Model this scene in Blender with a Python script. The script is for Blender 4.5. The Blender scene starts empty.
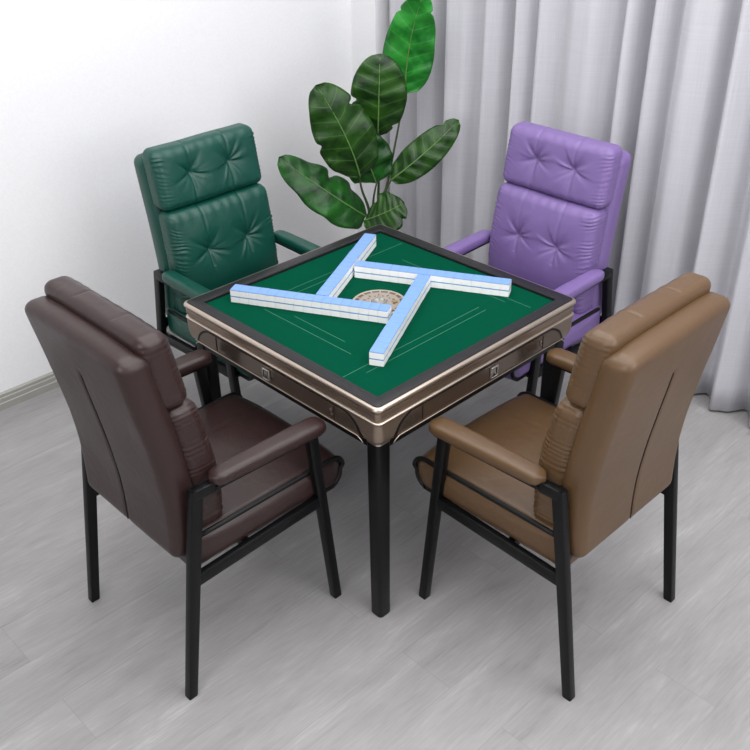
import bpy, bmesh, math, random
from mathutils import Vector, Matrix, noise as mnoise
random.seed(7)
PI = math.pi
C = bpy.context.scene.collection

# ------------------------------------------------------------------ helpers
def lerp(a, b, t): return a + (b - a) * t
def sstep(a, b, x):
    t = max(0.0, min(1.0, (x - a) / (b - a)))
    return t * t * (3 - 2 * t)
def gauss(x, s): return math.exp(-(x / s) ** 2)
def interp(tab, x):
    if x <= tab[0][0]: return tab[0][1]
    for (x0, y0), (x1, y1) in zip(tab, tab[1:]):
        if x <= x1:
            return lerp(y0, y1, (x - x0) / (x1 - x0))
    return tab[-1][1]

def empty(name, loc, rz=0, label=None, cat=None, group=None):
    o = bpy.data.objects.new(name, None); C.objects.link(o)
    o.location = loc; o.rotation_euler = (0, 0, rz); o.empty_display_size = 0.1
    if label: o['label'] = label
    if cat: o['category'] = cat
    if group: o['group'] = group
    return o

def obj(name, bm, mats, parent=None, smooth=True, label=None, angle=None):
    me = bpy.data.meshes.new(name)
    bmesh.ops.recalc_face_normals(bm, faces=bm.faces)
    bm.to_mesh(me); bm.free()
    if not isinstance(mats, (list, tuple)): mats = [mats]
    for m in mats: me.materials.append(m)
    for p in me.polygons: p.use_smooth = smooth
    if smooth and angle is not None:
        try: me.set_sharp_from_angle(angle=math.radians(angle))
        except Exception: pass
    o = bpy.data.objects.new(name, me); C.objects.link(o)
    if parent: o.parent = parent
    if label: o['label'] = label
    return o

def box(bm, c, s, bevel=0, rot=None, mi=0, seg=2):
    r = bmesh.ops.create_cube(bm, size=1)
    vs = r['verts']
    M = Matrix.Translation(c) @ (rot.to_4x4() if rot else Matrix()) @ Matrix.Diagonal((s[0], s[1], s[2], 1))
    bmesh.ops.transform(bm, matrix=M, verts=vs)
    fs = list({f for v in vs for f in v.link_faces})
    if bevel:
        es = list({e for v in vs for e in v.link_edges})
        rr = bmesh.ops.bevel(bm, geom=es, offset=bevel, segments=seg, affect='EDGES', profile=0.5)
        fs = list(set(f for f in fs if f.is_valid) | set(rr['faces']))
    for f in fs:
        if f.is_valid: f.material_index = mi
    return bm

def bar(bm, a, b, w, h, bevel=0.003, up=(0, 0, 1), mi=0):
    """rectangular bar from a to b, w across, h along the up side"""
    a = Vector(a); b = Vector(b); d = b - a; L = d.length; d.normalize()
    u = Vector(up); s = d.cross(u).normalized(); u = s.cross(d).normalized()
    R = Matrix((s, d, u)).transposed()
    return box(bm, (a + b) / 2, (w, L, h), bevel, R, mi)

def tube(bm, pts, r, n=8, cap=True, mi=0, closed=False):
    pts = [Vector(p) for p in pts]; rings = []
    N = len(pts); prev = None
    for i, p in enumerate(pts):
        if closed: t = pts[(i + 1) % N] - pts[(i - 1) % N]
        else: t = pts[min(i + 1, N - 1)] - pts[max(i - 1, 0)]
        t.normalize()
        if prev is None:
            x = t.orthogonal().normalized()
        else:
            x = (prev - t * prev.dot(t)).normalized()
        prev = x; y = t.cross(x)
        rr = r(i / (N - 1)) if callable(r) else r
        rings.append([bm.verts.new(p + (x * math.cos(2 * PI * k / n) + y * math.sin(2 * PI * k / n)) * rr) for k in range(n)])
    for i in range(N if closed else N - 1):
        A = rings[i]; B = rings[(i + 1) % N]
        for k in range(n):
            f = bm.faces.new((A[k], A[(k + 1) % n], B[(k + 1) % n], B[k])); f.material_index = mi
    if cap and not closed:
        bm.faces.new(rings[0][::-1]).material_index = mi; bm.faces.new(rings[-1]).material_index = mi
    return bm

def rrect(hx, hy, r, n=6):
    out = []
    for cx, cy, a0 in ((hx - r, hy - r, 0), (-hx + r, hy - r, 90), (-hx + r, -hy + r, 180), (hx - r, -hy + r, 270)):
        for k in range(n + 1):
            a = math.radians(a0 + 90 * k / n)
            out.append((cx + r * math.cos(a), cy + r * math.sin(a)))
    return out

def loft(bm, rings, mi=0, cap0=True, cap1=True, mis=None):
    R = [[bm.verts.new(p) for p in ring] for ring in rings]
    for i in range(len(R) - 1):
        n = len(R[i])
        for k in range(n):
            f = bm.faces.new((R[i][k], R[i][(k + 1) % n], R[i + 1][(k + 1) % n], R[i + 1][k]))
            f.material_index = mis[i] if mis else mi
    if cap0: bm.faces.new(R[0][::-1]).material_index = mi
    if cap1: bm.faces.new(R[-1]).material_index = mi
    return bm

def prism(bm, poly, f0, f1, mi=0):
    """poly: 2d points; f0/f1 map a 2d point to 3d on either face"""
    A = [bm.verts.new(f0(*p)) for p in poly]; B = [bm.verts.new(f1(*p)) for p in poly]
    n = len(poly)
    bm.faces.new(A[::-1]).material_index = mi; bm.faces.new(B).material_index = mi
    for k in range(n):
        bm.faces.new((A[k], A[(k + 1) % n], B[(k + 1) % n], B[k])).material_index = mi
    return bm

def lathe(bm, prof, n=48, c=(0, 0, 0), mis=None, mi=0):
    rings = []
    for r, z in prof:
        if r < 1e-6: rings.append([bm.verts.new((c[0], c[1], c[2] + z))])
        else: rings.append([bm.verts.new((c[0] + r * math.cos(2 * PI * k / n), c[1] + r * math.sin(2 * PI * k / n), c[2] + z)) for k in range(n)])
    for i in range(len(rings) - 1):
        A, B = rings[i], rings[i + 1]; m = mis[i] if mis else mi
        for k in range(n):
            k2 = (k + 1) % n
            if len(A) == 1 and len(B) == 1: continue
            if len(A) == 1: f = bm.faces.new((A[0], B[k2], B[k]))
            elif len(B) == 1: f = bm.faces.new((A[k], A[k2], B[0]))
            else: f = bm.faces.new((A[k], A[k2], B[k2], B[k]))
            f.material_index = m
    return bm

def cubegrid(bm, nx, ny, nz, fn):
    """surface of a subdivided box; fn maps (u,v,w) in [-1,1] to a 3d point"""
    V = {}
    def v(i, j, k):
        key = (i, j, k)
        if key not in V: V[key] = bm.verts.new(fn(2 * i / nx - 1, 2 * j / ny - 1, 2 * k / nz - 1))
        return V[key]
    for j in range(ny):
        for k in range(nz):
            bm.faces.new((v(0, j, k), v(0, j, k + 1), v(0, j + 1, k + 1), v(0, j + 1, k)))
            bm.faces.new((v(nx, j, k), v(nx, j + 1, k), v(nx, j + 1, k + 1), v(nx, j, k + 1)))
    for i in range(nx):
        for k in range(nz):
            bm.faces.new((v(i, 0, k), v(i + 1, 0, k), v(i + 1, 0, k + 1), v(i, 0, k + 1)))
            bm.faces.new((v(i, ny, k), v(i, ny, k + 1), v(i + 1, ny, k + 1), v(i + 1, ny, k)))
    for i in range(nx):
        for j in range(ny):
            bm.faces.new((v(i, j, 0), v(i, j + 1, 0), v(i + 1, j + 1, 0), v(i + 1, j, 0)))
            bm.faces.new((v(i, j, nz), v(i + 1, j, nz), v(i + 1, j + 1, nz), v(i, j + 1, nz)))
    return bm

def rbox(a, b, c, r, p):
    """push box-surface point p (half sizes a,b,c) onto a rounded box of radius r; returns point and outward direction"""
    q = Vector((max(-a + r, min(a - r, p[0])), max(-b + r, min(b - r, p[1])), max(-c + r, min(c - r, p[2]))))
    d = Vector(p) - q
    if d.length < 1e-9: return q, Vector((0, 0, 1))
    d.normalize()
    return q + d * r, d

# ------------------------------------------------------------------ materials
def mat(name):
    m = bpy.data.materials.new(name); m.use_nodes = True
    nt = m.node_tree; b = nt.nodes['Principled BSDF']
    return m, nt, b
def N(nt, t, **kw):
    n = nt.nodes.new(t)
    for k, v in kw.items():
        if k in n.inputs: n.inputs[k].default_value = v
        else: setattr(n, k, v)
    return n
def srgb(r, g, b):
    f = lambda c: (c / 255 / 12.92) if c / 255 <= 0.04045 else ((c / 255 + 0.055) / 1.055) ** 2.4
    return (f(r), f(g), f(b), 1)
def ramp(nt, stops):
    r = nt.nodes.new('ShaderNodeValToRGB')
    el = r.color_ramp.elements
    while len(el) < len(stops): el.new(0.5)
    for e, (p, c) in zip(el, stops): e.position = p; e.color = c
    return r
def simple(name, col, rough=0.5, metal=0.0, spec=0.5, coat=0, bump=None, sheen=0):
    m, nt, b = mat(name)
    tc = N(nt, 'ShaderNodeTexCoord')
    nz = N(nt, 'ShaderNodeTexNoise', Scale=(bump[0] if bump else 40), Detail=4.0)
    nt.links.new(tc.outputs['Object'], nz.inputs['Vector'])
    mx = N(nt, 'ShaderNodeMix', data_type='RGBA'); mx.inputs[6].default_value = tuple(c * 0.94 for c in col[:3]) + (1,)
    mx.inputs[7].default_value = tuple(min(1, c * 1.05) for c in col[:3]) + (1,)
    nt.links.new(nz.outputs['Fac'], mx.inputs[0]); nt.links.new(mx.outputs[2], b.inputs['Base Color'])
    b.inputs['Roughness'].default_value = rough; b.inputs['Metallic'].default_value = metal
    b.inputs['Specular IOR Level'].default_value = spec
    b.inputs['Coat Weight'].default_value = coat; b.inputs['Sheen Weight'].default_value = sheen
    if bump:
        bp = N(nt, 'ShaderNodeBump', Strength=bump[1], Distance=bump[2])
        nt.links.new(nz.outputs['Fac'], bp.inputs['Height']); nt.links.new(bp.outputs['Normal'], b.inputs['Normal'])
    return m
def leather(name, col, seed, rough=0.42):
    m, nt, b = mat(name)
    tc = N(nt, 'ShaderNodeTexCoord'); mp = N(nt, 'ShaderNodeMapping'); mp.inputs['Location'].default_value = (seed, seed * 2.3, 0)
    nt.links.new(tc.outputs['Object'], mp.inputs[0])
    n1 = N(nt, 'ShaderNodeTexNoise', Scale=5.0, Detail=3.0, Distortion=0.6)
    n2 = N(nt, 'ShaderNodeTexVoronoi', Scale=420.0); n3 = N(nt, 'ShaderNodeTexNoise', Scale=16.0, Detail=2.0, Distortion=1.2)
    for n in (n1, n2, n3): nt.links.new(mp.outputs[0], n.inputs['Vector'])
    r = ramp(nt, [(0.3, tuple(c * 0.94 for c in col[:3]) + (1,)), (0.7, tuple(min(1, c * 1.05) for c in col[:3]) + (1,))])
    nt.links.new(n1.outputs['Fac'], r.inputs[0]); nt.links.new(r.outputs[0], b.inputs['Base Color'])
    b1 = N(nt, 'ShaderNodeBump', Strength=0.22, Distance=0.005); b2 = N(nt, 'ShaderNodeBump', Strength=0.25, Distance=0.0006)
    nt.links.new(n3.outputs['Fac'], b1.inputs['Height']); nt.links.new(n2.outputs['Distance'], b2.inputs['Height'])
    nt.links.new(b1.outputs['Normal'], b2.inputs['Normal']); nt.links.new(b2.outputs['Normal'], b.inputs['Normal'])
    b.inputs['Roughness'].default_value = rough; b.inputs['Specular IOR Level'].default_value = 0.42
    return m

M = {}
M['green'] = leather('green_leather', srgb(8, 66, 55), 1.0, 0.36)
M['purple'] = leather('purple_leather', srgb(114, 93, 145), 2.0, 0.42)
M['brown'] = leather('brown_leather', srgb(46, 30, 29), 3.0, 0.36)
M['tan'] = leather('tan_leather', srgb(87, 65, 43), 4.0, 0.36)
M['black_metal'] = simple('black_metal', srgb(7, 8, 10), 0.38, 0, 0.25, bump=(500, 0.1, 0.0003))
M['black_trim'] = simple('black_trim', srgb(9, 8, 8), 0.5, 0, 0.3)
M['rim_black'] = simple('rim_black', srgb(27, 26, 28), 0.36, 0, 0.3, bump=(350, 0.15, 0.0004))
M['champagne'] = simple('champagne_metal', srgb(190, 176, 162), 0.28, 0.9, 0.5)
M['champagne_body'] = simple('champagne_body', srgb(144, 128, 114), 0.32, 0.75, 0.5)
M['bronze'] = simple('bronze_panel', srgb(112, 98, 88), 0.25, 0.75, 0.5, coat=0.2)
M['silver'] = simple('silver_metal', srgb(220, 216, 212), 0.2, 0.9)
M['felt_line'] = simple('felt_line', srgb(64, 124, 98), 0.8)
M['tile_white'] = simple('tile_white', srgb(250, 251, 251), 0.3, bump=(20, 0.02, 0.0003))
M['tile_blue'] = simple('tile_blue', srgb(112, 148, 208), 0.4)
M['dial_cream'] = simple('dial_cream', srgb(158, 150, 134), 0.45)
M['dial_pink'] = simple('dial_pink', srgb(142, 132, 120), 0.45)
M['dial_red'] = simple('dial_red', srgb(86, 62, 54), 0.4)
M['dial_dark'] = simple('dial_dark', srgb(74, 62, 60), 0.35)
M['dial_gold'] = simple('dial_gold', srgb(150, 120, 70), 0.3, 0.4)
M['dice'] = simple('dice_ivory', srgb(240, 236, 225), 0.3)
M['pot'] = simple('plant_pot', srgb(40, 40, 42), 0.5)
M['soil'] = simple('soil', srgb(60, 45, 35), 0.95, bump=(60, 0.8, 0.01))
M['stem'] = simple('plant_stem', srgb(58, 72, 40), 0.45)
M['midrib'] = simple('leaf_midrib', srgb(92, 130, 64), 0.45)
M['baseboard'] = simple('baseboard', srgb(152, 151, 145), 0.45, bump=(20, 0.1, 0.001))
M['wall'] = simple('wall_paint', srgb(233, 233, 235), 0.75, bump=(120, 0.06, 0.001))
M['ceiling'] = simple('ceiling_paint', srgb(235, 235, 235), 0.9)

# felt
m, nt, b = mat('felt_green')
tc = N(nt, 'ShaderNodeTexCoord'); nz = N(nt, 'ShaderNodeTexNoise', Scale=900.0, Detail=2.0)
nt.links.new(tc.outputs['Object'], nz.inputs['Vector'])
r = ramp(nt, [(0.3, srgb(0, 58, 40)), (0.7, srgb(0, 72, 51))]); nt.links.new(nz.outputs['Fac'], r.inputs[0])
nt.links.new(r.outputs[0], b.inputs['Base Color']); b.inputs['Roughness'].default_value = 0.9
b.inputs['Specular IOR Level'].default_value = 0.03
bp = N(nt, 'ShaderNodeBump', Strength=0.3, Distance=0.0005); nt.links.new(nz.outputs['Fac'], bp.inputs['Height']); nt.links.new(bp.outputs['Normal'], b.inputs['Normal'])
M['felt'] = m

# glass dome
m, nt, b = mat('dome_glass')
b.inputs['Transmission Weight'].default_value = 0.8; b.inputs['Roughness'].default_value = 0.05; b.inputs['IOR'].default_value = 1.4
b.inputs['Base Color'].default_value = srgb(215, 215, 210); M['dome'] = m

# floor: pale grey wood-look vinyl planks running along x
m, nt, b = mat('grey_plank_floor')
tc = N(nt, 'ShaderNodeTexCoord'); mp = N(nt, 'ShaderNodeMapping'); nt.links.new(tc.outputs['Object'], mp.inputs[0])
br = N(nt, 'ShaderNodeTexBrick', Scale=1.0); br.offset = 0.37
br.inputs['Brick Width'].default_value = 1.22; br.inputs['Row Height'].default_value = 0.18; br.inputs['Mortar Size'].default_value = 0.0009
br.inputs['Mortar Smooth'].default_value = 0.3; br.inputs['Bias'].default_value = 0.0
br.inputs['Color1'].default_value = (0.25, 0.25, 0.25, 1); br.inputs['Color2'].default_value = (0.75, 0.75, 0.75, 1); br.inputs['Mortar'].default_value = (0.5, 0.5, 0.5, 1)
nt.links.new(mp.outputs[0], br.inputs['Vector'])
m2 = N(nt, 'ShaderNodeMapping'); m2.inputs['Scale'].default_value = (1.4, 6.0, 1.0); nt.links.new(tc.outputs['Object'], m2.inputs[0])
addv = N(nt, 'ShaderNodeVectorMath', operation='ADD'); nt.links.new(m2.outputs[0], addv.inputs[0]); nt.links.new(br.outputs['Color'], addv.inputs[1])
g1 = N(nt, 'ShaderNodeTexNoise', Scale=1.7, Detail=6.0, Roughness=0.62, Distortion=0.4); nt.links.new(addv.outputs[0], g1.inputs['Vector'])
m3 = N(nt, 'ShaderNodeMapping'); m3.inputs['Scale'].default_value = (5.0, 60.0, 1.0); nt.links.new(tc.outputs['Object'], m3.inputs[0])
g2 = N(nt, 'ShaderNodeTexNoise', Scale=2.2, Detail=5.0, Roughness=0.6); nt.links.new(m3.outputs[0], g2.inputs['Vector'])
ma = N(nt, 'ShaderNodeMath', operation='MULTIPLY'); ma.inputs[1].default_value = 0.35; nt.links.new(g2.outputs['Fac'], ma.inputs[0])
mb = N(nt, 'ShaderNodeMath', operation='MULTIPLY_ADD'); mb.inputs[1].default_value = 0.65
nt.links.new(g1.outputs['Fac'], mb.inputs[0]); nt.links.new(ma.outputs[0], mb.inputs[2])
mc = N(nt, 'ShaderNodeMath', operation='MULTIPLY_ADD'); mc.inputs[1].default_value = 0.04
nt.links.new(br.outputs['Color'], mc.inputs[0]); nt.links.new(mb.outputs[0], mc.inputs[2])
r = ramp(nt, [(0.28, srgb(116, 114, 114)), (0.43, srgb(142, 140, 140)), (0.60, srgb(154, 152, 152)), (0.75, srgb(175, 173, 173))])
nt.links.new(mc.outputs[0], r.inputs[0])
mx = N(nt, 'ShaderNodeMix', data_type='RGBA'); mx.inputs[7].default_value = srgb(112, 110, 110)
mm = N(nt, 'ShaderNodeMath', operation='MULTIPLY'); mm.inputs[1].default_value = 0.4; nt.links.new(br.outputs['Fac'], mm.inputs[0])
nt.links.new(mm.outputs[0], mx.inputs[0]); nt.links.new(r.outputs[0], mx.inputs[6]); nt.links.new(mx.outputs[2], b.inputs['Base Color'])
b.inputs['Roughness'].default_value = 0.5; b.inputs['Specular IOR Level'].default_value = 0.35
bp = N(nt, 'ShaderNodeBump', Strength=0.15, Distance=0.001); nt.links.new(mb.outputs[0], bp.inputs['Height']); nt.links.new(bp.outputs['Normal'], b.inputs['Normal'])
M['floor'] = m

# curtain linen
m, nt, b = mat('curtain_linen')
tc = N(nt, 'ShaderNodeTexCoord')
outs = []
for sc in ((3, 6, 260), (3, 260, 5)):
    mp = N(nt, 'ShaderNodeMapping'); mp.inputs['Scale'].default_value = sc; nt.links.new(tc.outputs['Object'], mp.inputs[0])
    n = N(nt, 'ShaderNodeTexNoise', Scale=1.2, Detail=3.0); nt.links.new(mp.outputs[0], n.inputs['Vector']); outs.append(n)
ad = N(nt, 'ShaderNodeMath', operation='ADD'); nt.links.new(outs[0].outputs['Fac'], ad.inputs[0]); nt.links.new(outs[1].outputs['Fac'], ad.inputs[1])
hf = N(nt, 'ShaderNodeMath', operation='MULTIPLY'); hf.inputs[1].default_value = 0.5; nt.links.new(ad.outputs[0], hf.inputs[0])
r = ramp(nt, [(0.25, srgb(177, 176, 182)), (0.75, srgb(191, 190, 196))]); nt.links.new(hf.outputs[0], r.inputs[0])
nt.links.new(r.outputs[0], b.inputs['Base Color']); b.inputs['Roughness'].default_value = 0.85; b.inputs['Sheen Weight'].default_value = 0.2
b.inputs['Specular IOR Level'].default_value = 0.2
bp = N(nt, 'ShaderNodeBump', Strength=0.2, Distance=0.0006); nt.links.new(hf.outputs[0], bp.inputs['Height']); nt.links.new(bp.outputs['Normal'], b.inputs['Normal'])
M['curtain'] = m

# leaves: green with pale side veins; UV u = across (-1..1 -> 0..1), v = along
def leafmat(name, dark, light, vein):
    m, nt, b = mat(name)
    uv = N(nt, 'ShaderNodeUVMap'); sep = N(nt, 'ShaderNodeSeparateXYZ'); nt.links.new(uv.outputs[0], sep.inputs[0])
    s1 = N(nt, 'ShaderNodeMath', operation='SUBTRACT'); s1.inputs[1].default_value = 0.5; nt.links.new(sep.outputs[0], s1.inputs[0])
    ab = N(nt, 'ShaderNodeMath', operation='ABSOLUTE'); nt.links.new(s1.outputs[0], ab.inputs[0])
    k = N(nt, 'ShaderNodeMath', operation='MULTIPLY_ADD'); k.inputs[1].default_value = -0.22
    nt.links.new(ab.outputs[0], k.inputs[0]); nt.links.new(sep.outputs[1], k.inputs[2])
    k2 = N(nt, 'ShaderNodeMath', operation='MULTIPLY'); k2.inputs[1].default_value = 7.0; nt.links.new(k.outputs[0], k2.inputs[0])
    fr = N(nt, 'ShaderNodeMath', operation='FRACT'); nt.links.new(k2.outputs[0], fr.inputs[0])
    s2 = N(nt, 'ShaderNodeMath', operation='SUBTRACT'); s2.inputs[1].default_value = 0.5; nt.links.new(fr.outputs[0], s2.inputs[0])
    a2 = N(nt, 'ShaderNodeMath', operation='ABSOLUTE'); nt.links.new(s2.outputs[0], a2.inputs[0])
    rv = ramp(nt, [(0.0, (1, 1, 1, 1)), (0.045, (0, 0, 0, 1))]); nt.links.new(a2.outputs[0], rv.inputs[0])
    tc = N(nt, 'ShaderNodeTexCoord'); nz = N(nt, 'ShaderNodeTexNoise', Scale=14.0, Detail=3.0, Distortion=0.8); nt.links.new(tc.outputs['Object'], nz.inputs['Vector'])
    rc = ramp(nt, [(0.35, dark), (0.65, light)]); nt.links.new(nz.outputs['Fac'], rc.inputs[0])
    mx = N(nt, 'ShaderNodeMix', data_type='RGBA'); mx.inputs[7].default_value = vein
    vm = N(nt, 'ShaderNodeMath', operation='MULTIPLY'); vm.inputs[1].default_value = 0.4; nt.links.new(rv.outputs[0], vm.inputs[0])
    nt.links.new(vm.outputs[0], mx.inputs[0]); nt.links.new(rc.outputs[0], mx.inputs[6]); nt.links.new(mx.outputs[2], b.inputs['Base Color'])
    b.inputs['Roughness'].default_value = 0.36; b.inputs['Specular IOR Level'].default_value = 0.32
    wv = N(nt, 'ShaderNodeTexNoise', Scale=30.0, Detail=2.0); nt.links.new(tc.outputs['Object'], wv.inputs['Vector'])
    bp = N(nt, 'ShaderNodeBump', Strength=0.5, Distance=0.006); nt.links.new(wv.outputs['Fac'], bp.inputs['Height']); nt.links.new(bp.outputs['Normal'], b.inputs['Normal'])
    return m
M['leaf'] = leafmat('leaf_dark_green', srgb(16, 44, 13), srgb(38, 76, 20), srgb(86, 126, 56))
M['leaf_bright'] = leafmat('leaf_bright_green', srgb(20, 96, 32), srgb(44, 136, 48), srgb(90, 160, 80))
M['leaf_deep'] = leafmat('leaf_deep_green', srgb(13, 50, 17), srgb(30, 92, 26), srgb(54, 100, 50))

# ------------------------------------------------------------------ setting
def struct(name, bm, m, smooth=False):
    o = obj(name, bm, m, None, smooth); o['kind'] = 'structure'; return o
XL, XR, YB, YF, H = -3.4, 1.46, 1.47, -3.4, 2.9     # room extents
T = 0.1
def slab(name, lo, hi, m):
    bm = bmesh.new(); box(bm, [(a + b) / 2 for a, b in zip(lo, hi)], [b - a for a, b in zip(lo, hi)])
    return struct(name, bm, m)
slab('floor', (XL - T, YF - T, -T), (XR + T, YB + T, 0), M['floor'])
slab('ceiling', (XL - T, YF - T, H), (XR + T, YB + T, H + T), M['ceiling'])
slab('wall_left', (XL - T, YB, 0), (XR + T, YB + T, H), M['wall'])
slab('wall_right', (XR, YF - T, 0), (XR + T, YB, H), M['wall'])
slab('wall_back', (XL - T, YF - T, 0), (XL, YB, H), M['wall'])
slab('wall_front', (XL, YF - T, 0), (XR, YF, H), M['wall'])
slab('trim_1', (1.278, 1.312, 0), (XR, YB, H), M['wall'])       # white pier at the corner, the curtain starts beside it
def baseboard(name, x0, x1, y):
    bm = bmesh.new()
    prof = [(0, 0), (0.016, 0), (0.016, 0.028), (0.013, 0.031), (0.013, 0.048), (0.010, 0.052), (0.010, 0.064), (0.004, 0.07), (0, 0.07)]
    prism(bm, prof, lambda a, z: (x0, y - a, z), lambda a, z: (x1, y - a, z)); return struct(name, bm, M['baseboard'])
baseboard('baseboard_left', XL, 1.278, YB)
bm = bmesh.new()
prof = [(0, 0), (0.016, 0), (0.016, 0.028), (0.013, 0.031), (0.013, 0.048), (0.010, 0.052), (0.010, 0.064), (0.004, 0.07), (0, 0.07)]
prism(bm, prof, lambda a, z: (1.278 - a, 1.312, z), lambda a, z: (1.278 - a, YB - 0.017, z)); struct('baseboard_right', bm, M['baseboard'])

# curtain with deep irregular folds
def curtain():
    bm = bmesh.new()
    y0, y1 = 1.300, -2.6
    NU, NV = 900, 26
    PR = [(1.30, -.02), (1.26, 0), (1.21, .03), (1.14, 0), (1.10, -.015), (1.04, .03), (.97, .02), (.92, -.035), (.90, -.02), (.865, .045), (.80, .03), (.74, 0), (.715, 0), (.68, .03),
          (.62, .015), (.575, -.03), (.555, -.025), (.525, .04), (.48, .01), (.455, -.02), (.42, .03), (.37, .01), (.33, 0), (.26, .03), (.19, .03), (.12, 0), (.08, -.025), (.062, -.01),
          (.04, .04), (.01, .02), (-.015, -.035), (-.04, -.025), (-.07, .035), (-.10, .02), (-.135, -.02), (-.17, .02), (-.21, .035), (-.29, .02), (-.335, -.03), (-.35, -.015), (-.38, .045), (-.43, .01)]
    rnd = random.Random(12); yy = -.43
    while yy > -2.7:
        for dy, dd in ((.05, -.025), (.03, 0), (.035, .04), (.06, .015)):
            yy -= dy * rnd.uniform(.7, 1.4); PR.append((yy, dd + rnd.uniform(-.008, .008)))
    PR = [(-a_, b_) for a_, b_ in PR]
    def prof_at(s_):
        for q in range(len(PR) - 1):
            if s_ <= PR[q + 1][0]:
                (x0, y0_), (x1, y1_) = PR[q], PR[q + 1]; f = max(0, (s_ - x0) / (x1 - x0))
                return lerp(y0_, y1_, (1 - math.cos(PI * f)) / 2)
        return PR[-1][1]
    cache = [prof_at(-lerp(y0, y1, q / 3600)) for q in range(3601)]
    def foldx(y, z):
        s = y0 - y
        q = (s + 0.010 * mnoise.noise(Vector((s * 2.2, z * 0.8, 4.0)))) / (y0 - y1) * 3600
        q = max(0, min(3599.99, q)); i = int(q); d = sum(cache[max(0, min(3600, i + k))] for k in (-12, -6, 0, 6, 12)) / 5
        fl = 1.0 + 0.12 * (1 - z / H) + 0.15 * mnoise.noise(Vector((s * 2.5, z * 0.5, 9.0)))
        return 1.322 - d * 1.65 * fl + 0.008 * mnoise.noise(Vector((s * 2.5, z * 0.8, 17.0))), 0.006 * mnoise.noise(Vector((s * 5, z * 0.8, 30.)))
    rows = []
    for j in range(NV + 1):
        z = 0.012 + (H - 0.06) * j / NV
        row = []
        for i in range(NU + 1):
            y = lerp(y0, y1, i / NU); x, dy = foldx(y, z)
            fade = sstep(0, 0.03, i / NU * (y0 - y1))
            row.append(bm.verts.new((x, y + dy * fade - (0.004 if i == 0 else 0), z)))
        rows.append(row)
    for j in range(NV):
        for i in range(NU):
            bm.faces.new((rows[j][i], rows[j][i + 1], rows[j + 1][i + 1], rows[j + 1][i]))
    o = obj('curtain', bm, M['curtain'])
    sm = o.modifiers.new('thickness', 'SOLIDIFY'); sm.thickness = 0.003; sm.offset = 0
    o['label'] = 'long pale grey linen curtain hanging in deep folds behind the purple chair'; o['category'] = 'curtain'
    bm = bmesh.new(); box(bm, (1.322, -0.65, H - 0.024), (0.05, 3.9, 0.048), 0.004)
    r = obj('curtain_track', bm, M['wall'], None, False); r['kind'] = 'structure'; r.name = 'trim_2'
curtain()

# ------------------------------------------------------------------ mahjong table
RIM = 0.426
def ring(half, z, r, n=6): return [(x, y, z) for x, y in rrect(half, half, r, n)]
t = empty('mahjong_table', (0, 0, 0), 0, 'square automatic mahjong table with green felt top, black rim and champagne metal sides', 'table')
# black rim
bm = bmesh.new()
prof = [(0.380, 0.745, 0.004), (0.380, 0.7575, 0.004), (0.382, 0.7600, 0.005), (0.416, 0.7620, 0.010), (0.4190, 0.7605, 0.012), (0.4190, 0.744, 0.012)]
loft(bm, [ring(h, z, max(r, 0.004)) for h, z, r in prof] , cap0=False, cap1=False)
obj('rim', bm, M['rim_black'], t, True, 'black rim around the felt', angle=35)
bm = bmesh.new()
prof = [(0.4190, 0.7450), (0.4190, 0.7590), (0.4215, 0.7595), (0.4270, 0.7575), (0.4305, 0.7530), (0.4300, 0.7485), (0.4250, 0.7445), (0.4190, 0.7430)]
loft(bm, [ring(h, z, 0.012 + (h - 0.419)) for h, z in prof], cap0=False, cap1=False)
obj('top_trim', bm, M['champagne'], t, True, 'bright champagne metal edge strip')
bm = bmesh.new()
prof = [(0.4180, 0.7440, 0), (0.4205, 0.7420, 1), (0.4205, 0.7400, 1), (0.4240, 0.7380, 1), (0.4245, 0.7240, 1), (0.4225, 0.7210, 1), (0.4205, 0.7200, 0), (0.4205, 0.7140, 1),
        (0.4268, 0.7125, 2), (0.4285, 0.7105, 2), (0.4280, 0.7080, 1), (0.4262, 0.7060, 1), (0.4258, 0.7000, 1), (0.4258, 0.6640, 1), (0.4240, 0.6500, 1), (0.4185, 0.6400, 1), (0.4080, 0.6360, 0), (0.3700, 0.6360, 0)]
loft(bm, [ring(h, z, max(0.006, 0.013 + (h - 0.419) + (0.7 - z) * 0.10), 8) for h, z, k in prof], cap0=False, cap1=False, mis=[k for _, _, k in prof[1:]])
obj('apron', bm, [M['black_trim'], M['champagne_body'], M['champagne']], t, True, 'champagne metal apron with rounded corners', angle=50)
# felt with faint lines
bm = bmesh.new(); box(bm, (0, 0, 0.742), (0.77, 0.77, 0.016))
def strip(x0, y0, x1, y1, w=0.0014):
    d = Vector((x1 - x0, y1 - y0, 0)).normalized(); n = Vector((-d.y, d.x, 0)) * w / 2
    a, b_ = Vector((x0, y0, 0.7503)), Vector((x1, y1, 0.7503))
    f = bm.faces.new([bm.verts.new(p) for p in (a - n, b_ - n, b_ + n, a + n)]); f.material_index = 1
for s in ((-0.271, 0.222, -0.271, -0.163), (-0.37, -0.236, 0.19, -0.236), (-0.31, -0.265, 0.192, -0.262), (0.272, 0.165, 0.272, -0.27), (0.296, -0.19, 0.296, -0.35),
          (0.19, 0.262, 0.42 - 0.05, 0.262), (-0.19, 0.235, 0.10, 0.235), (-0.20, 0.266, 0.06, 0.266), (-0.236, 0.12, -0.236, -0.10)):
    strip(*s)
obj('felt_top', bm, [M['felt'], M['felt_line']], t, False, 'green felt playing surface with faint lines')
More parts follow.
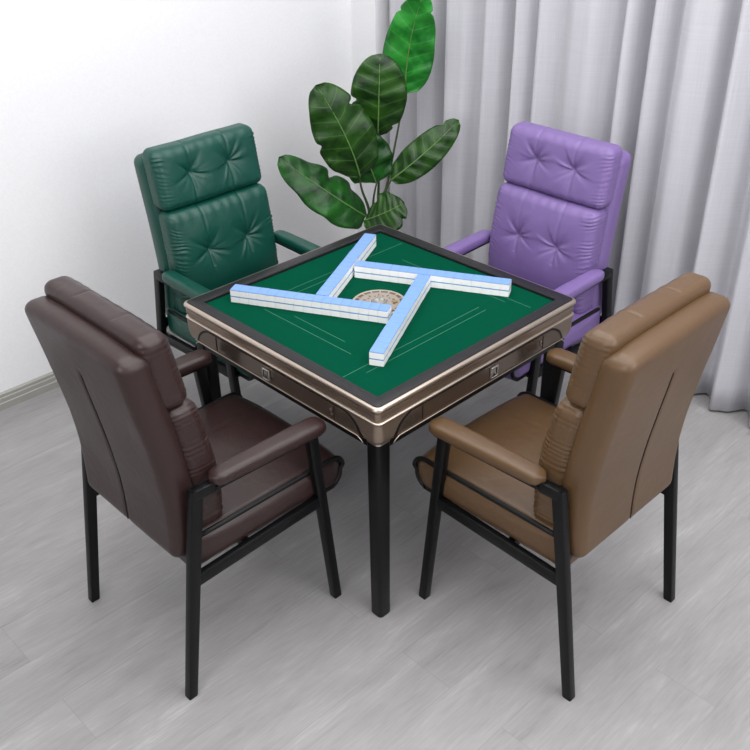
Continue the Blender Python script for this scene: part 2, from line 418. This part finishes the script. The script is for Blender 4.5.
# side panels, outline, badges, buttons: four sides
for k in range(4):
    R = Matrix.Rotation(k * PI / 2, 3, 'Z')       # k=0 is the -y side
    def P(x, z, o, R=R): return R @ Vector((x, -0.4262 - o - (0.7 - z) * -0.0, z))
    def panel_poly(g):
        pts = [(-0.300 - g, 0.700 + g * 0.3), (0.300 + g, 0.700 + g * 0.3)]
        for q in range(1, 6):
            a = q / 6; pts.append((0.300 + g + 0.052 * math.sin(a * PI / 2), lerp(0.700 + g * 0.3, 0.652, a ** 1.3)))
        pts += [(0.358 + g, 0.648), (-0.358 - g, 0.648)]
        for q in range(5, 0, -1):
            a = q / 6; pts.append((-0.300 - g - 0.052 * math.sin(a * PI / 2), lerp(0.700 + g * 0.3, 0.652, a ** 1.3)))
        return pts
    bm = bmesh.new(); prism(bm, panel_poly(0.010), lambda x, z: P(x, z, -0.02), lambda x, z: P(x, z, 0.0006))
    so = obj('panel_surround', bm, M['black_trim'], t, False, 'dark surround of the side panel')
    bm = bmesh.new(); prism(bm, panel_poly(0.0), lambda x, z: P(x, z, -0.018), lambda x, z: P(x, z, 0.0018))
    sp = obj('side_panel', bm, M['bronze'], t, False, 'glossy bronze side panel')
    bm = bmesh.new()
    pts = [P(-0.372, 0.634, 0.003), P(-0.366, 0.642, 0.004), P(-0.352, 0.6485, 0.004), P(0, 0.6485, 0.004), P(0.352, 0.6485, 0.004), P(0.366, 0.642, 0.004), P(0.372, 0.634, 0.003)]
    tube(bm, pts, 0.0015, 6); obj('edge_strip', bm, M['champagne'], t, True, 'thin bright strip under the side panel')
    # drawer with its dividing lines
    for xx in (-0.262, 0.262):
        bm = bmesh.new(); box(bm, P(xx, 0.676, 0.0028), (0.0014, 0.0014, 0.045), rot=R); obj('drawer_gap', bm, M['black_trim'], sp, False)
    bm = bmesh.new()
    cx = 0.25; c0 = P(cx, 0.676, 0.0034)
    box(bm, P(cx, 0.681, 0.0036), (0.007, 0.0014, 0.009), 0.0006, R); box(bm, P(cx + 0.003, 0.669, 0.0036), (0.006, 0.0014, 0.006), 0.0006, R)
    obj('button', bm, M['champagne_body'], sp, True)
    # badge: a square frame, a dark field and a raised mark
    bx = -0.02 if k == 3 else 0.03
    be = bmesh.new()
    for (x0, z0, w, h) in ((0, 0.0155, 0.030, 0.004), (0, -0.0155, 0.030, 0.003), (-0.0135, 0, 0.003, 0.031), (0.0135, 0, 0.003, 0.031)):
        box(be, P(bx + x0, 0.676 + z0, 0.0062), (w, 0.006, h), 0.0006, R)
    bd = obj('badge', be, M['silver'], sp, True, 'square silver badge frame')
    bm = bmesh.new(); box(bm, P(bx, 0.676, 0.0042), (0.0255, 0.003, 0.029), 0, R); obj('badge_field', bm, M['black_trim'], sp, False)
    bm = bmesh.new()
    for (x0, z0, w, h) in ((-0.006, 0.0025, 0.0022, 0.011), (-0.001, 0.0085, 0.012, 0.002), (0.0042, 0.002, 0.0022, 0.012), (-0.001, -0.003, 0.009, 0.002), (-0.001, 0.003, 0.0022, 0.006), (0.006, -0.006, 0.0022, 0.008), (-0.0065, -0.008, 0.006, 0.002)):
        box(bm, P(bx + x0, 0.676 + z0, 0.0062), (w, 0.0015, h), 0, R)
    obj('badge_mark', bm, M['silver'], sp, False)
# black machine housing under the top
bm = bmesh.new()
loft(bm, [ring(0.408, 0.640, 0.03), ring(0.406, 0.608, 0.03), ring(0.375, 0.600, 0.03), ring(0.30, 0.575, 0.03), ring(0.26, 0.56, 0.03)])
obj('machine_housing', bm, M['black_metal'], t, False)
LP = 0.386
for sx in (-1, 1):
    for sy in (-1, 1):
        bm = bmesh.new(); rings = []
        for z, s in ((0.0, 0.021), (0.004, 0.0225), (0.30, 0.0235), (0.638, 0.0245)):
            rings.append([(sx * LP + x, sy * LP + y, z) for x, y in rrect(s, s, 0.011, 4)])
        loft(bm, rings); lg = obj('leg', bm, M['black_metal'], t, True, 'black square table leg', angle=40)
        bm = bmesh.new(); loft(bm, [[(sx * LP + x, sy * LP + y, z) for x, y in rrect(s, s, 0.012, 4)] for z, s in ((0.6285, 0.0256), (0.6345, 0.0256))])
        obj('leg_top_band', bm, M['champagne'], lg, True, angle=40)  # narrow champagne band for the small bright spots at the leg top
# centre console: rings, coloured sectors, dome with dice
bm = bmesh.new()
lathe(bm, [(0.0845, 0.7495), (0.0845, 0.7525), (0.082, 0.7545), (0.077, 0.7545), (0.0755, 0.7530)], 64)
con = obj('dice_console', bm, M['dial_cream'], t, True, 'round cream dice console set in the felt centre', angle=40)
bm = bmesh.new(); n = 96
mats_ = [M['dial_red'], M['dial_dark'], M['dial_cream'], M['dial_gold']]
for i in range(n):
    a0, a1 = 2 * PI * i / n, 2 * PI * (i + 1) / n
    q = [bm.verts.new((rr * math.cos(a), rr * math.sin(a), 0.7533)) for rr, a in ((0.064, a0), (0.0757, a0), (0.0757, a1), (0.064, a1))]
    f = bm.faces.new(q); sec = (i // 6) % 4
    f.material_index = 2 if i % 6 == 5 else (0, 1, 1, 0)[sec]
obj('wind_ring', bm, mats_, con, False, 'ring of dark and red sectors')
bm = bmesh.new(); lathe(bm, [(0.0, 0.7540), (0.064, 0.7540), (0.0645, 0.7530)], 64); obj('dial_face', bm, M['dial_pink'], con, True, 'pale pink dial face', angle=40)
bm = bmesh.new()
for i in range(10):
    a = 2 * PI * i / 10 + 0.2; R = Matrix.Rotation(a, 3, 'Z')
    box(bm, (0.047 * math.cos(a), 0.047 * math.sin(a), 0.7545), (0.008, 0.0035, 0.0012), 0, R, mi=0)
    box(bm, (0.040 * math.cos(a + .3), 0.040 * math.sin(a + .3), 0.7545), (0.003, 0.005, 0.0012), 0, R, mi=1)
obj('dial_marks', bm, [M['dial_red'], M['dial_dark']], con, False, 'small red and dark dial marks')
bm = bmesh.new(); ac = PI * 1.93; R = Matrix.Rotation(PI / 4, 3, 'Z')
box(bm, (0.034, -0.037, 0.7555), (0.014, 0.014, 0.004), 0.001, R); obj('console_button', bm, M['dial_gold'], con, True, 'gold square button', angle=40)
bm = bmesh.new(); lathe(bm, [(0.029, 0.7538), (0.0285, 0.757), (0.0255, 0.757), (0.025, 0.7545)], 40); obj('dome_ring', bm, M['silver'], con, True, angle=40)
bm = bmesh.new(); lathe(bm, [(0.0, 0.768), (0.008, 0.7675), (0.016, 0.765), (0.022, 0.7605), (0.0248, 0.7545)], 32); obj('dome', bm, M['dome'], con, True, 'clear dome over the dice')
bm = bmesh.new(); box(bm, (-0.006, 0.003, 0.7578), (0.0075, 0.0075, 0.0075), 0.001, Matrix.Rotation(0.4, 3, 'Z')); box(bm, (0.007, -0.004, 0.7578), (0.0075, 0.0075, 0.0075), 0.001, Matrix.Rotation(1.1, 3, 'Z'))
obj('dice', bm, M['dice'], con, True, angle=40)

# ------------------------------------------------------------------ mahjong tiles, four walls of 17 stacks, two high
TW, TL, TH = 0.0300, 0.0410, 0.0215
bm = bmesh.new()
def tile_ring(hx, hy, z, r=0.0012): return [(x, y, z) for x, y in rrect(hx, hy, r, 2)]
hx, hy = 0.02925 / 2, TL / 2
loft(bm, [tile_ring(hx - 0.0012, hy - 0.0012, 0), tile_ring(hx, hy, 0.0012), tile_ring(hx, hy, TH - 0.0024), tile_ring(hx, hy, TH - 0.0006), tile_ring(hx - 0.0005, hy - 0.0006, TH)],
     mis=[0, 0, 1, 1])
bm.faces.ensure_lookup_table()
for f in bm.faces:
    if all(v.co.z > TH - 0.001 for v in f.verts): f.material_index = 1
proto = obj('mahjong_tile', bm, [M['tile_white'], M['tile_blue']], None, False)
U = Vector((0.4695, -0.8829, 0)); V = Vector((0.8829, 0.4695, 0))
ORD = ['first', 'second', 'third', 'fourth', 'fifth', 'sixth', 'seventh', 'eighth', 'ninth', 'tenth', 'eleventh', 'twelfth', 'thirteenth', 'fourteenth', 'fifteenth', 'sixteenth', 'seventeenth']
# (direction out of the free end inwards, start, lateral centre, name of wall)
WALLS = [('u', -0.439, -0.102, 'leftmost tile wall', 1, 0.0296), ('v', -0.358, 0.104, 'front tile wall', 1, 0.0294), ('u', 0.371, 0.166, 'rightmost tile wall', -1, 0.0294), ('v', 0.401, -0.156, 'back tile wall', -1, 0.0299)]
first = True; rnd = random.Random(5)
for (ax, s0, lat, wname, sg, pit) in WALLS:
    for row in range(2):
        for i in range(16 if wname.startswith('back') else 17):
            s = s0 + sg * (i + 0.5) * pit
            o = proto if first else proto.copy()
            if not first: C.objects.link(o)
            first = False
            if ax == 'u': p = U * s + V * lat
            else: p = V * s + U * lat
            ang = math.atan2(U.y, U.x) if ax == 'u' else math.atan2(V.y, V.x)
            j = rnd.uniform(-0.0004, 0.0004)
            pp = p + (V if ax == 'u' else U) * j
            o.location = (pp.x, pp.y, 0.7504 + row * (TH + 0.0002)); o.rotation_euler = (0, 0, ang + rnd.uniform(-0.003, 0.003))
            o['label'] = 'blue-backed white mahjong tile, %s from the outer end, %s row of the %s' % (ORD[i], 'top' if row else 'bottom', wname)
            o['category'] = 'mahjong tile'; o['group'] = 'mahjong tiles in the four walls on the felt'

# ------------------------------------------------------------------ chairs
# chair frame of reference: origin on the floor, +y towards the table; D = distance to table centre, y = 0.70 - D
BACK = [(0.40, 0.932), (0.45, 0.927), (0.52, 0.922), (0.60, 0.922), (0.70, 0.932), (0.80, 0.948), (0.90, 0.967), (1.00, 0.986), (1.10, 1.003)]
def backy(z):
    # smoothed
    return 0.70 - (interp(BACK, z - 0.03) + interp(BACK, z) * 2 + interp(BACK, z + 0.03)) / 4

def make_chair(name, mkey, seed, x, y, rz, label, wide=1.0):
    c = empty(name, (x, y, 0), rz, label, 'chair', 'leather armchairs around the mahjong table')
    c.scale = (wide, 1, 1)
    L = M[mkey]; BM = M['black_metal']; rnd = random.Random(seed)
    so = seed * 10.0
    # --- legs and frame
    PX = 0.2555
    for sx in (-1, 1):
        bm = bmesh.new()
        a, b_ = Vector((sx * PX, -0.265, 0)), Vector((sx * PX, -0.163, 0.655))
        d = (b_ - a)
        h0, h1 = 0.0130, 0.0140
        rings = []
        for zz, hy_ in ((0, h0), (0.004, h0 + .001), (0.3, h1 + .0015), (0.648, h1 + .003), (0.6535, h1 + .001)):
            p = a + d * (zz / 0.655); rings.append([(p.x + qx, p.y + qy, zz) for qx, qy in rrect(0.0122, hy_, 0.003, 2)])
        loft(bm, rings); lg = obj('leg', bm, BM, c, True, angle=40)
        bm = bmesh.new(); bar(bm, (sx * PX, -0.170, 0.6400), (sx * PX, -0.112, 0.6370), 0.0250, 0.030, 0.003); obj('elbow', bm, BM, lg, True, angle=40)
        bm = bmesh.new(); prism(bm, [(0.2455, 0.455), (0.2455, 0.405), (0.222, 0.424), (0.205, 0.440)], lambda px, pz: (sx * px, -0.197, pz), lambda px, pz: (sx * px, -0.191, pz)); obj('bracket', bm, BM, lg, False)
        bm = bmesh.new()
        a, b_ = Vector((sx * PX, 0.266, 0)), Vector((sx * PX, 0.205, 0.622)); rings = []; d = b_ - a
        for zz, hy_ in ((0, h0), (0.004, h0 + .001), (0.3, h1 + .001), (0.620, h1 + .002)):
            p = a + d * (zz / 0.622); rings.append([(p.x + qx, p.y + qy, zz) for qx, qy in rrect(0.0122, hy_, 0.003, 2)])
        loft(bm, rings); obj('leg', bm, BM, c, True, angle=40)
        bm = bmesh.new(); bar(bm, (sx * PX, -0.112, 0.6310), (sx * PX, 0.235, 0.6220), 0.023, 0.012, 0.002); obj('arm_bar', bm, BM, c, True, angle=40)
        bm = bmesh.new(); bar(bm, (sx * PX, -0.196, 0.380), (sx * PX, 0.216, 0.396), 0.020, 0.036, 0.003); obj('side_rail', bm, BM, c, True, angle=40)
        # armrest pad
        bm = bmesh.new(); rings = []
        NL = 26
        for i in range(NL + 1):
            u = i / NL; yy = lerp(-0.122, 0.252, u)
            e = min(1, min(u, 1 - u) / 0.09); end = math.sqrt(max(0.0, 1 - (1 - e) ** 2)) * 0.93 + 0.07
            w = lerp(0.028, 0.0325, sstep(0, 1, u)) * end; hh = (0.0172 + 0.002 * math.sin(u * PI)) * (0.35 + 0.65 * end)
            zc = lerp(0.657, 0.648, u)
            rr = []
            for k in range(20):
                an = 2 * PI * k / 20; ca, sa = math.cos(an), math.sin(an)
                px = w * math.copysign(abs(ca) ** 0.62, ca); pz = hh * math.copysign(abs(sa) ** (0.62 if sa > 0 else 0.45), sa)
                rr.append((sx * PX + px, yy, zc + pz + 0.001 * mnoise.noise(Vector((px * 40, yy * 20, so)))))
            rings.append(rr)
        loft(bm, rings); obj('armrest', bm, L, c, True, angle=70)
    bm = bmesh.new(); bar(bm, (-PX, -0.020, 0.377), (PX, -0.020, 0.377), 0.022, 0.026, 0.003, up=(0, 0, 1)); obj('cross_rail', bm, BM, c, True, angle=40)
    bm = bmesh.new(); bar(bm, (-PX, 0.215, 0.385), (PX, 0.215, 0.385), 0.022, 0.026, 0.003, up=(0, 0, 1)); obj('cross_rail', bm, BM, c, True, angle=40)
    # --- seat: boxed bolster, D shaped in side view, with piped side edges
    A_, ZB, ZT, YR, YF_ = 0.2360, 0.389, 0.496, -0.195, 0.345
    cz = (ZB + ZT) / 2; hz = (ZT - ZB) / 2; hy = (YF_ - YR) / 2; cy = (YF_ + YR) / 2
    def prof2(v, w):
        """square (v,w) in [-1,1] onto the D profile"""
        y_, z_ = v * hy, w * hz
        Rr = hz * 0.98 if y_ > 0 else 0.02
        qy = max(-hy + Rr, min(hy - Rr, y_)); qz = max(-hz + Rr, min(hz - Rr, z_))
        dy, dz = y_ - qy, z_ - qz; L_ = math.hypot(dy, dz)
        if L_ > 1e-9:
            m_ = max(abs(dy), abs(dz)); y_, z_ = qy + dy / L_ * m_, qz + dz / L_ * m_
        return y_, z_
    def seat(u, v, w):
        y_, z_ = prof2(v, w)
        X = u * A_
        edge = max(0.0, (abs(X) - (A_ - 0.012)) / 0.012); sh = 0.012 * (1 - math.sqrt(max(0, 1 - edge * edge))) 
        k = max(0.0, 1 - sh / hz)
        if abs(u) > 0.999: pass
        y2 = y_ - math.copysign(min(sh, 0.02), y_) * (abs(y_) / hy) ** 6; z2 = z_ * k
        if abs(u) > 0.999:
            rr = max(abs(v), abs(w)); X += math.copysign(0.014 * (1 - rr ** 3), X)
        top = max(0.0, z_ / hz)
        z2 += 0.009 * (1 - (X / A_) ** 2) * top * (1 - max(0, v) ** 6)
        z2 -= 0.0018 * (gauss(abs(X) - 0.10, 0.005)) * top
        y2 -= 0.016 * sstep(0.5, 1, v) * (X / A_) ** 4
        z2 += 0.002 * mnoise.noise(Vector((X * 9, y_ * 9, z_ * 9 + so)))
        return (X, y2 + cy, z2 + cz)
    bm = cubegrid(bmesh.new(), 60, 48, 14, seat)
    obj('seat', bm, L, c, True)
    for sx in (-1, 1):
        path = []
        for q in range(9): path.append((sx * (A_ - 0.001), lerp(-0.165, YF_ - hz, q / 8), ZT - 0.006))
        for q in range(1, 12):
            an = PI / 2 - PI * q / 12; path.append((sx * (A_ - 0.001), YF_ - hz - 0.012 + 0.012 * (1 - q / 12 if q < 6 else q / 12 - 1) + math.cos(an) * (hz - 0.006), cz + math.sin(an) * (hz - 0.006)))
        for q in range(5): path.append((sx * (A_ - 0.001), lerp(YF_ - hz, 0.2, q / 4), ZB + 0.006))
        bm = bmesh.new(); tube(bm, path, 0.0070, 8); obj('piping', bm, M['black_trim'], c, True, 'black piping along the seat edge')  # black piping, made thick to include the shadow line along the seat top
    # --- back shell
    a, b_, cc = 0.2290, 0.3095, 0.043     # x half, z half, thickness half
    zc = 0.7365
    def shell(u, v, w):
        p, d = rbox(a, b_, cc, 0.031, (u * a, v * b_, w * cc))
        X, Zz, Q = p
        if d.x * math.copysign(1, X) > 0.5: X += 0.0
        z = zc + Zz
        # back face gently puffed, top corners softened
        if d.z < -0.4: Q -= 0.008 * (1 - (X / a) ** 2) * (1 - (Zz / b_) ** 2)
        X *= 1 - 0.018 * sstep(0.75, 1, -Zz / b_)
        z -= 0.010 * (abs(X) / a) ** 4 * sstep(0.8, 1, Zz / b_)
        seam = 0
        if d.z < -0.4 and Zz < 0.20: seam = 0.0045 * gauss(X, 0.0055) * (1 - sstep(0.18, 0.2, Zz))
        Q += seam + 0.0018 * mnoise.noise(Vector((X * 7, z * 7, so)))
        return (X, backy(z) + Q + 0.043, z)
    bm = cubegrid(bmesh.new(), 84, 60, 6, shell); obj('back_shell', bm, L, c, True)
    # stitched centre seam
    bm = bmesh.new(); pts = []
    for i in range(24):
        z = lerp(0.446, 0.915, i / 23); pts.append((0, backy(z) - 0.008 * (1 - ((z - zc) / b_) ** 2) + 0.0015, z))
    tube(bm, pts, 0.0013, 6); obj('back_seam', bm, M['black_trim'], c, True, 'dark stitched seam down the middle of the back')
    # --- cushions with buttoned tufts and gathered sides
    def cushion(pname, a, z0, z1, q0, th, r, crown, tufts, nz, bulge=0.0):
        b_ = (z1 - z0) / 2; zc = (z0 + z1) / 2; cc = th / 2
        def fn(u, v, w):
            p, d = rbox(a, b_, cc, r, (u * a, v * b_, w * cc))
            X, Zz, Q = p; un, vn = X / a, Zz / b_
            if d.z > 0.05:
                f = (1 - abs(un) ** 3.0) * (1 - abs(vn) ** 2.6)
                Q += crown * f * d.z
                for tx, tz in tufts:
                    dx, dz = X - tx, (zc + Zz) - tz; rr = math.hypot(dx, dz); an = math.atan2(dz, dx)
                    Q -= d.z * 0.026 * math.exp(-(rr / 0.040) ** 1.15)
                    Q += d.z * 0.0042 * math.sin(an * 5 + mnoise.noise(Vector((math.cos(an) * 2, math.sin(an) * 2 + tx * 30, so))) * 5) * sstep(0.004, 0.025, rr) * math.exp(-(rr / 0.06) ** 2)
            # seam lines through the tufts, running up and over
            for tx in {t_[0] for t_ in tufts}:
                g = gauss(X - tx, 0.0045)
                if d.z > -0.2:
                    if vn > -0.1 or pname == 'headrest_cushion':
                        Q -= 0.003 * g * max(0, d.z); Zz -= 0.0028 * g * max(0, d.y)
            # gathers: short pleats fading in from both sides
            e = sstep(0.72, 1.0, abs(un))
            wob = mnoise.noise(Vector((un * 3, Zz * 14, so + 4))) * 2.4
            pl = math.sin(2 * PI * (Zz + 0.06 * (1 - abs(un)) * (1 if un > 0 else 1)) / 0.0140 + wob * 3.6 + (0.8 if un > 0 else 0)) * max(0.0, 0.55 + 1.3 * mnoise.noise(Vector((Zz * 22, un, so + 2))))
            amp = (0.0030 if pname == 'back_cushion' else 0.0017) * e * (0.5 + abs(mnoise.noise(Vector((Zz * 60, so, 3.3)))) * 1.6) * (1 - 0.75 * sstep(0.0, 0.02, cc - Q if abs(d.x) > 0.9 else 0))
            X += math.copysign(1, un) * amp * pl * abs(d.x); Q += amp * pl * max(0, d.z) * 0.9
            if abs(d.x) > 0.3: X += math.copysign(bulge * (1 - vn * vn), X)
            # creases at top and bottom edges, and soft billow
            e2 = sstep(0.7, 1.0, abs(vn)); Q += 0.0016 * e2 * math.sin(X * 2 * PI / 0.045 + 3 * mnoise.noise(Vector((X * 8, vn, so)))) * max(0, d.z)
            Q += 0.004 * mnoise.noise(Vector((X * 8, Zz * 8, so + 9))) * max(0, d.z); Zz += 0.003 * mnoise.noise(Vector((X * 6, 2, so + 5))) * e2
            z = zc + Zz
            return (X, backy(z) + q0 + cc + Q, z)
        bm = cubegrid(bmesh.new(), 110, nz, 14, fn)
        return obj(pname, bm, L, c, True)
    cushion('back_cushion', 0.2240, 0.480, 0.868, 0.070, 0.090, 0.032, 0.020, [(-0.087, 0.712), (0.087, 0.712)], 128, 0.003)
    cushion('headrest_cushion', 0.2240, 0.866, 1.074, 0.062, 0.084, 0.030, 0.012, [(-0.084, 0.976), (0.084, 0.976)], 64, 0.002)
    return c
make_chair('armchair', 'brown', 1, -0.70, 0.015, -PI / 2, 'dark chocolate brown leather armchair with black legs, seen from behind')
make_chair('armchair', 'tan', 2, 0.008, -0.70, 0, 'tan light brown leather armchair with black legs, seen from behind')
make_chair('armchair', 'green', 3, 0.006, 0.70, PI, 'dark green leather armchair with tufted back in front of the white wall', 0.965)
make_chair('armchair', 'purple', 4, 0.70, -0.012, PI / 2, 'purple leather armchair with tufted back in front of the curtain', 0.965)

# ------------------------------------------------------------------ potted plant
pl = empty('potted_plant', (0.91, 0.96, 0), 0, 'tall potted plant with seven broad glossy green leaves in the corner behind the table', 'plant')
def inv(p): return Vector(p) - Vector((0.91, 0.96, 0))
bm = bmesh.new()
lathe(bm, [(0.0, 0.0), (0.085, 0.0), (0.092, 0.006), (0.118, 0.235), (0.124, 0.25), (0.124, 0.262), (0.114, 0.262), (0.110, 0.235), (0.0, 0.235)], 40)
obj('pot', bm, M['pot'], pl, True, 'dark pot', angle=40)
bm = bmesh.new(); lathe(bm, [(0.0, 0.243), (0.06, 0.242), (0.108, 0.236), (0.1085, 0.228)], 32); obj('soil', bm, M['soil'], pl, True)
CAM = Vector((-1.7896, -1.8326, 2.0777))
def bez(P, t):
    P = [Vector(p) for p in P]
    if len(P) == 3:
        # curve passing through the middle point
        c1 = P[1] * 2 - (P[0] + P[2]) / 2
        return P[0] * (1 - t) ** 2 + c1 * 2 * t * (1 - t) + P[2] * t * t
    n = len(P) - 1; s = min(t * n, n - 1e-6); i = int(s); f = s - i
    p0, p1, p2, p3 = P[max(i - 1, 0)], P[i], P[i + 1], P[min(i + 2, n)]
    return 0.5 * ((2 * p1) + (p2 - p0) * f + (2 * p0 - 5 * p1 + 4 * p2 - p3) * f * f + (3 * p1 - p0 - 3 * p2 + p3) * f ** 3)
def plant_leaf(stem, spine, w, m, face, fold=0.18, wl=1.0, wr=1.0, wave=0.006, notches=(), peak=0.42, seed=0):
    face = Vector(face).normalized()
    P = [inv(p) for p in spine]
    NU, NV = 14, 44
    bm = bmesh.new(); uvl = bm.loops.layers.uv.new('UVMap'); rows = []; UVc = {}
    for j in range(NV + 1):
        t_ = j / NV; c0 = bez(P, t_); tg = (bez(P, min(1, t_ + .01)) - bez(P, max(0, t_ - .01))).normalized()
        side = tg.cross(face).normalized(); nrm = side.cross(tg).normalized()
        # ovate outline: quick swell from the base, blunt pointed tip
        k = (math.sin(PI * min(1, t_ ** (math.log(0.5) / math.log(peak)))) ** 0.46) if 0 < t_ < 1 else 0.0
        row = []
        for i in range(NU + 1):
            u = 2 * i / NU - 1; ww = w * k * (wl if u < 0 else wr)
            for (nt_, nu, nw, nd) in notches:
                if nu * u > 0: ww *= 1 - nd * gauss(t_ - nt_, nw)
            au = abs(u)
            off = side * (u * ww)
            lift = nrm * (-fold * w * au ** 1.6 * k + wave * au * math.sin(t_ * 21 + (0 if u < 0 else 1.7) + seed) + 0.0022 * math.sin((t_ - 0.11 * au) * 2 * PI * 7) * (1 - au * 0.3))
            v = bm.verts.new(c0 + off + lift); row.append(v); UVc[v] = ((u + 1) / 2, t_)
        rows.append(row)
    for j in range(NV):
        for i in range(NU):
            f = bm.faces.new((rows[j][i], rows[j][i + 1], rows[j + 1][i + 1], rows[j + 1][i]))
            for lp in f.loops: lp[uvl].uv = UVc[lp.vert]
    bmesh.ops.remove_doubles(bm, verts=bm.verts, dist=0.00005)
    lf = obj('leaf', bm, m, pl, True)
    sm = lf.modifiers.new('thickness', 'SOLIDIFY'); sm.thickness = 0.0012; sm.offset = 0
    bm = bmesh.new(); tube(bm, [bez(P, q / 30 * 0.96) + face * 0.0012 for q in range(31)], lambda q: 0.0030 * (1 - q) + 0.0008, 6)
    obj('midrib', bm, M['midrib'], lf, True)
    if stem:
        S = [Vector((random.uniform(-0.03, 0.03), random.uniform(-0.03, 0.03), 0.237))] + [inv(p) for p in stem] 
        bm = bmesh.new(); tube(bm, [bez(S, q / 30) for q in range(31)], lambda q: 0.0052 * (1 - q) + 0.0030, 8)
        obj('stem', bm, M['stem'], pl, True)
face0 = (-0.69, -0.72, 0.25)
plant_leaf([(0.941, 0.952, 0.515), (0.978, 0.944, 0.622), (1.045, 0.949, 0.827), (1.077, 0.932, 1.006)], [(1.077, 0.932, 1.000), (1.070, 0.90, 1.203), (1.056, 0.815, 1.41)], 0.106, M['leaf_bright'], (-0.75, -0.6, 0.1), 0.10, 1.0, 1.0, 0.009, ((0.78, -1, 0.012, 0.22), (0.86, 1, 0.012, 0.2)), 0.38, 1)
plant_leaf([(0.90, 0.922, 0.526), (0.898, 0.911, 0.718), (0.868, 0.884, 0.902)], [(0.868, 0.884, 0.875), (0.83, 0.837, 1.06), (0.848, 0.847, 1.215)], 0.112, M['leaf'], face0, 0.12, 1.0, 1.0, 0.006, ((0.42, -1, 0.03, 0.22), (0.12, 1, 0.03, 0.25)), 0.48, 2)
plant_leaf([(0.84, 0.91, 0.533), (0.79, 0.904, 0.661), (0.745, 0.875, 0.760)], [(0.752, 0.872, 0.735), (0.676, 0.874, 0.927), (0.600, 0.947, 1.125)], 0.120, M['leaf'], (-0.6, -0.75, 0.3), 0.16, 1.0, 1.0, 0.010, ((0.72, 1, 0.03, 0.3), (0.5, -1, 0.04, 0.15)), 0.45, 3)
plant_leaf([(0.875, 0.93, 0.50), (0.868, 0.915, 0.60), (0.858, 0.885, 0.68)], [(0.858, 0.885, 0.675), (0.800, 0.880, 0.800), (0.772, 0.918, 0.935)], 0.104, M['leaf_deep'], (-0.65, -0.7, 0.2), 0.18, 1.0, 1.0, 0.014, (), 0.42, 4)
plant_leaf([(0.846, 0.905, 0.482), (0.822, 0.915, 0.520)], [(0.822, 0.915, 0.530), (0.655, 0.965, 0.672), (0.546, 1.139, 0.805)], 0.100, M['leaf_deep'], (-0.45, -0.6, 0.75), 0.20, 1.0, 1.0, 0.010, ((0.55, 1, 0.04, 0.3),), 0.40, 5)
plant_leaf([(0.800, 0.850, 0.480), (0.715, 0.800, 0.565)], [(0.705, 0.800, 0.580), (0.715, 0.693, 0.640), (0.772, 0.640, 0.680)], 0.090, M['leaf'], (-0.5, -0.55, 0.65), 0.12, 1.0, 1.0, 0.006, ((0.8, 1, 0.04, 0.3),), 0.5, 6)
plant_leaf([(0.862, 0.89, 0.532), (0.884, 0.868, 0.622), (0.906, 0.847, 0.688)], [(0.906, 0.847, 0.688), (0.998, 0.741, 0.808), (1.136, 0.681, 0.925)], 0.070, M['leaf'], (-0.6, -0.65, 0.45), 0.15, 1.0, 1.0, 0.006, ((0.85, -1, 0.03, 0.3),), 0.45, 7)

# ------------------------------------------------------------------ lights: ceiling panel of the room, plus two added unseen fills
def area(name, loc, rot, sx, sy, power, col=(1, 1, 1)):
    l = bpy.data.lights.new(name, 'AREA'); l.shape = 'RECTANGLE'; l.size = sx; l.size_y = sy; l.energy = power; l.color = col
    o = bpy.data.objects.new(name, l); C.objects.link(o); o.location = loc; o.rotation_euler = rot
    return o
area('ceiling_light', (-0.1, -0.8, H - 0.03), (0, 0, 0), 3.0, 3.6, 104, (1.0, 1.0, 1.0))
area('fill_light', (-3.1, -1.5, 2.1), (math.radians(62), 0, math.radians(-90)), 1.8, 1.4, 32, (1.0, 1.0, 1.0))  # added unseen fill from the left, lifts tile sides, chair fronts and walls
area('fill_light', (0.2, -3.1, 2.0), (math.radians(60), 0, math.radians(0)), 1.8, 1.4, 30, (1.0, 1.0, 1.0))  # second added fill, out of view, brightens the side facing the camera
w = bpy.data.worlds.new('world'); bpy.context.scene.world = w; w.use_nodes = True
w.node_tree.nodes['Background'].inputs[0].default_value = (1, 1, 1, 1); w.node_tree.nodes['Background'].inputs[1].default_value = 0.5

# ------------------------------------------------------------------ camera
cd = bpy.data.cameras.new('camera'); cam = bpy.data.objects.new('camera', cd); C.objects.link(cam)
yaw, pitch, roll, F = 0.8036, 0.5545, -0.0155, 941.48
f = Vector((math.cos(yaw) * math.cos(pitch), math.sin(yaw) * math.cos(pitch), -math.sin(pitch)))
r0 = Vector((math.sin(yaw), -math.cos(yaw), 0)); u0 = r0.cross(f)
r_ = r0 * math.cos(roll) + u0 * math.sin(roll); u_ = -r0 * math.sin(roll) + u0 * math.cos(roll)
cam.matrix_world = Matrix.Translation(CAM) @ Matrix((r_, u_, -f)).transposed().to_4x4()
cd.sensor_fit = 'HORIZONTAL'; cd.sensor_width = 36; cd.lens = 36 * F / 750; cd.clip_start = 0.05
sc = bpy.context.scene; sc.camera = cam
sc.view_settings.view_transform = 'Standard'; sc.view_settings.look = 'None'; sc.view_settings.gamma = 1; sc.view_settings.use_curve_mapping = False
sc.view_settings.exposure = 0.05
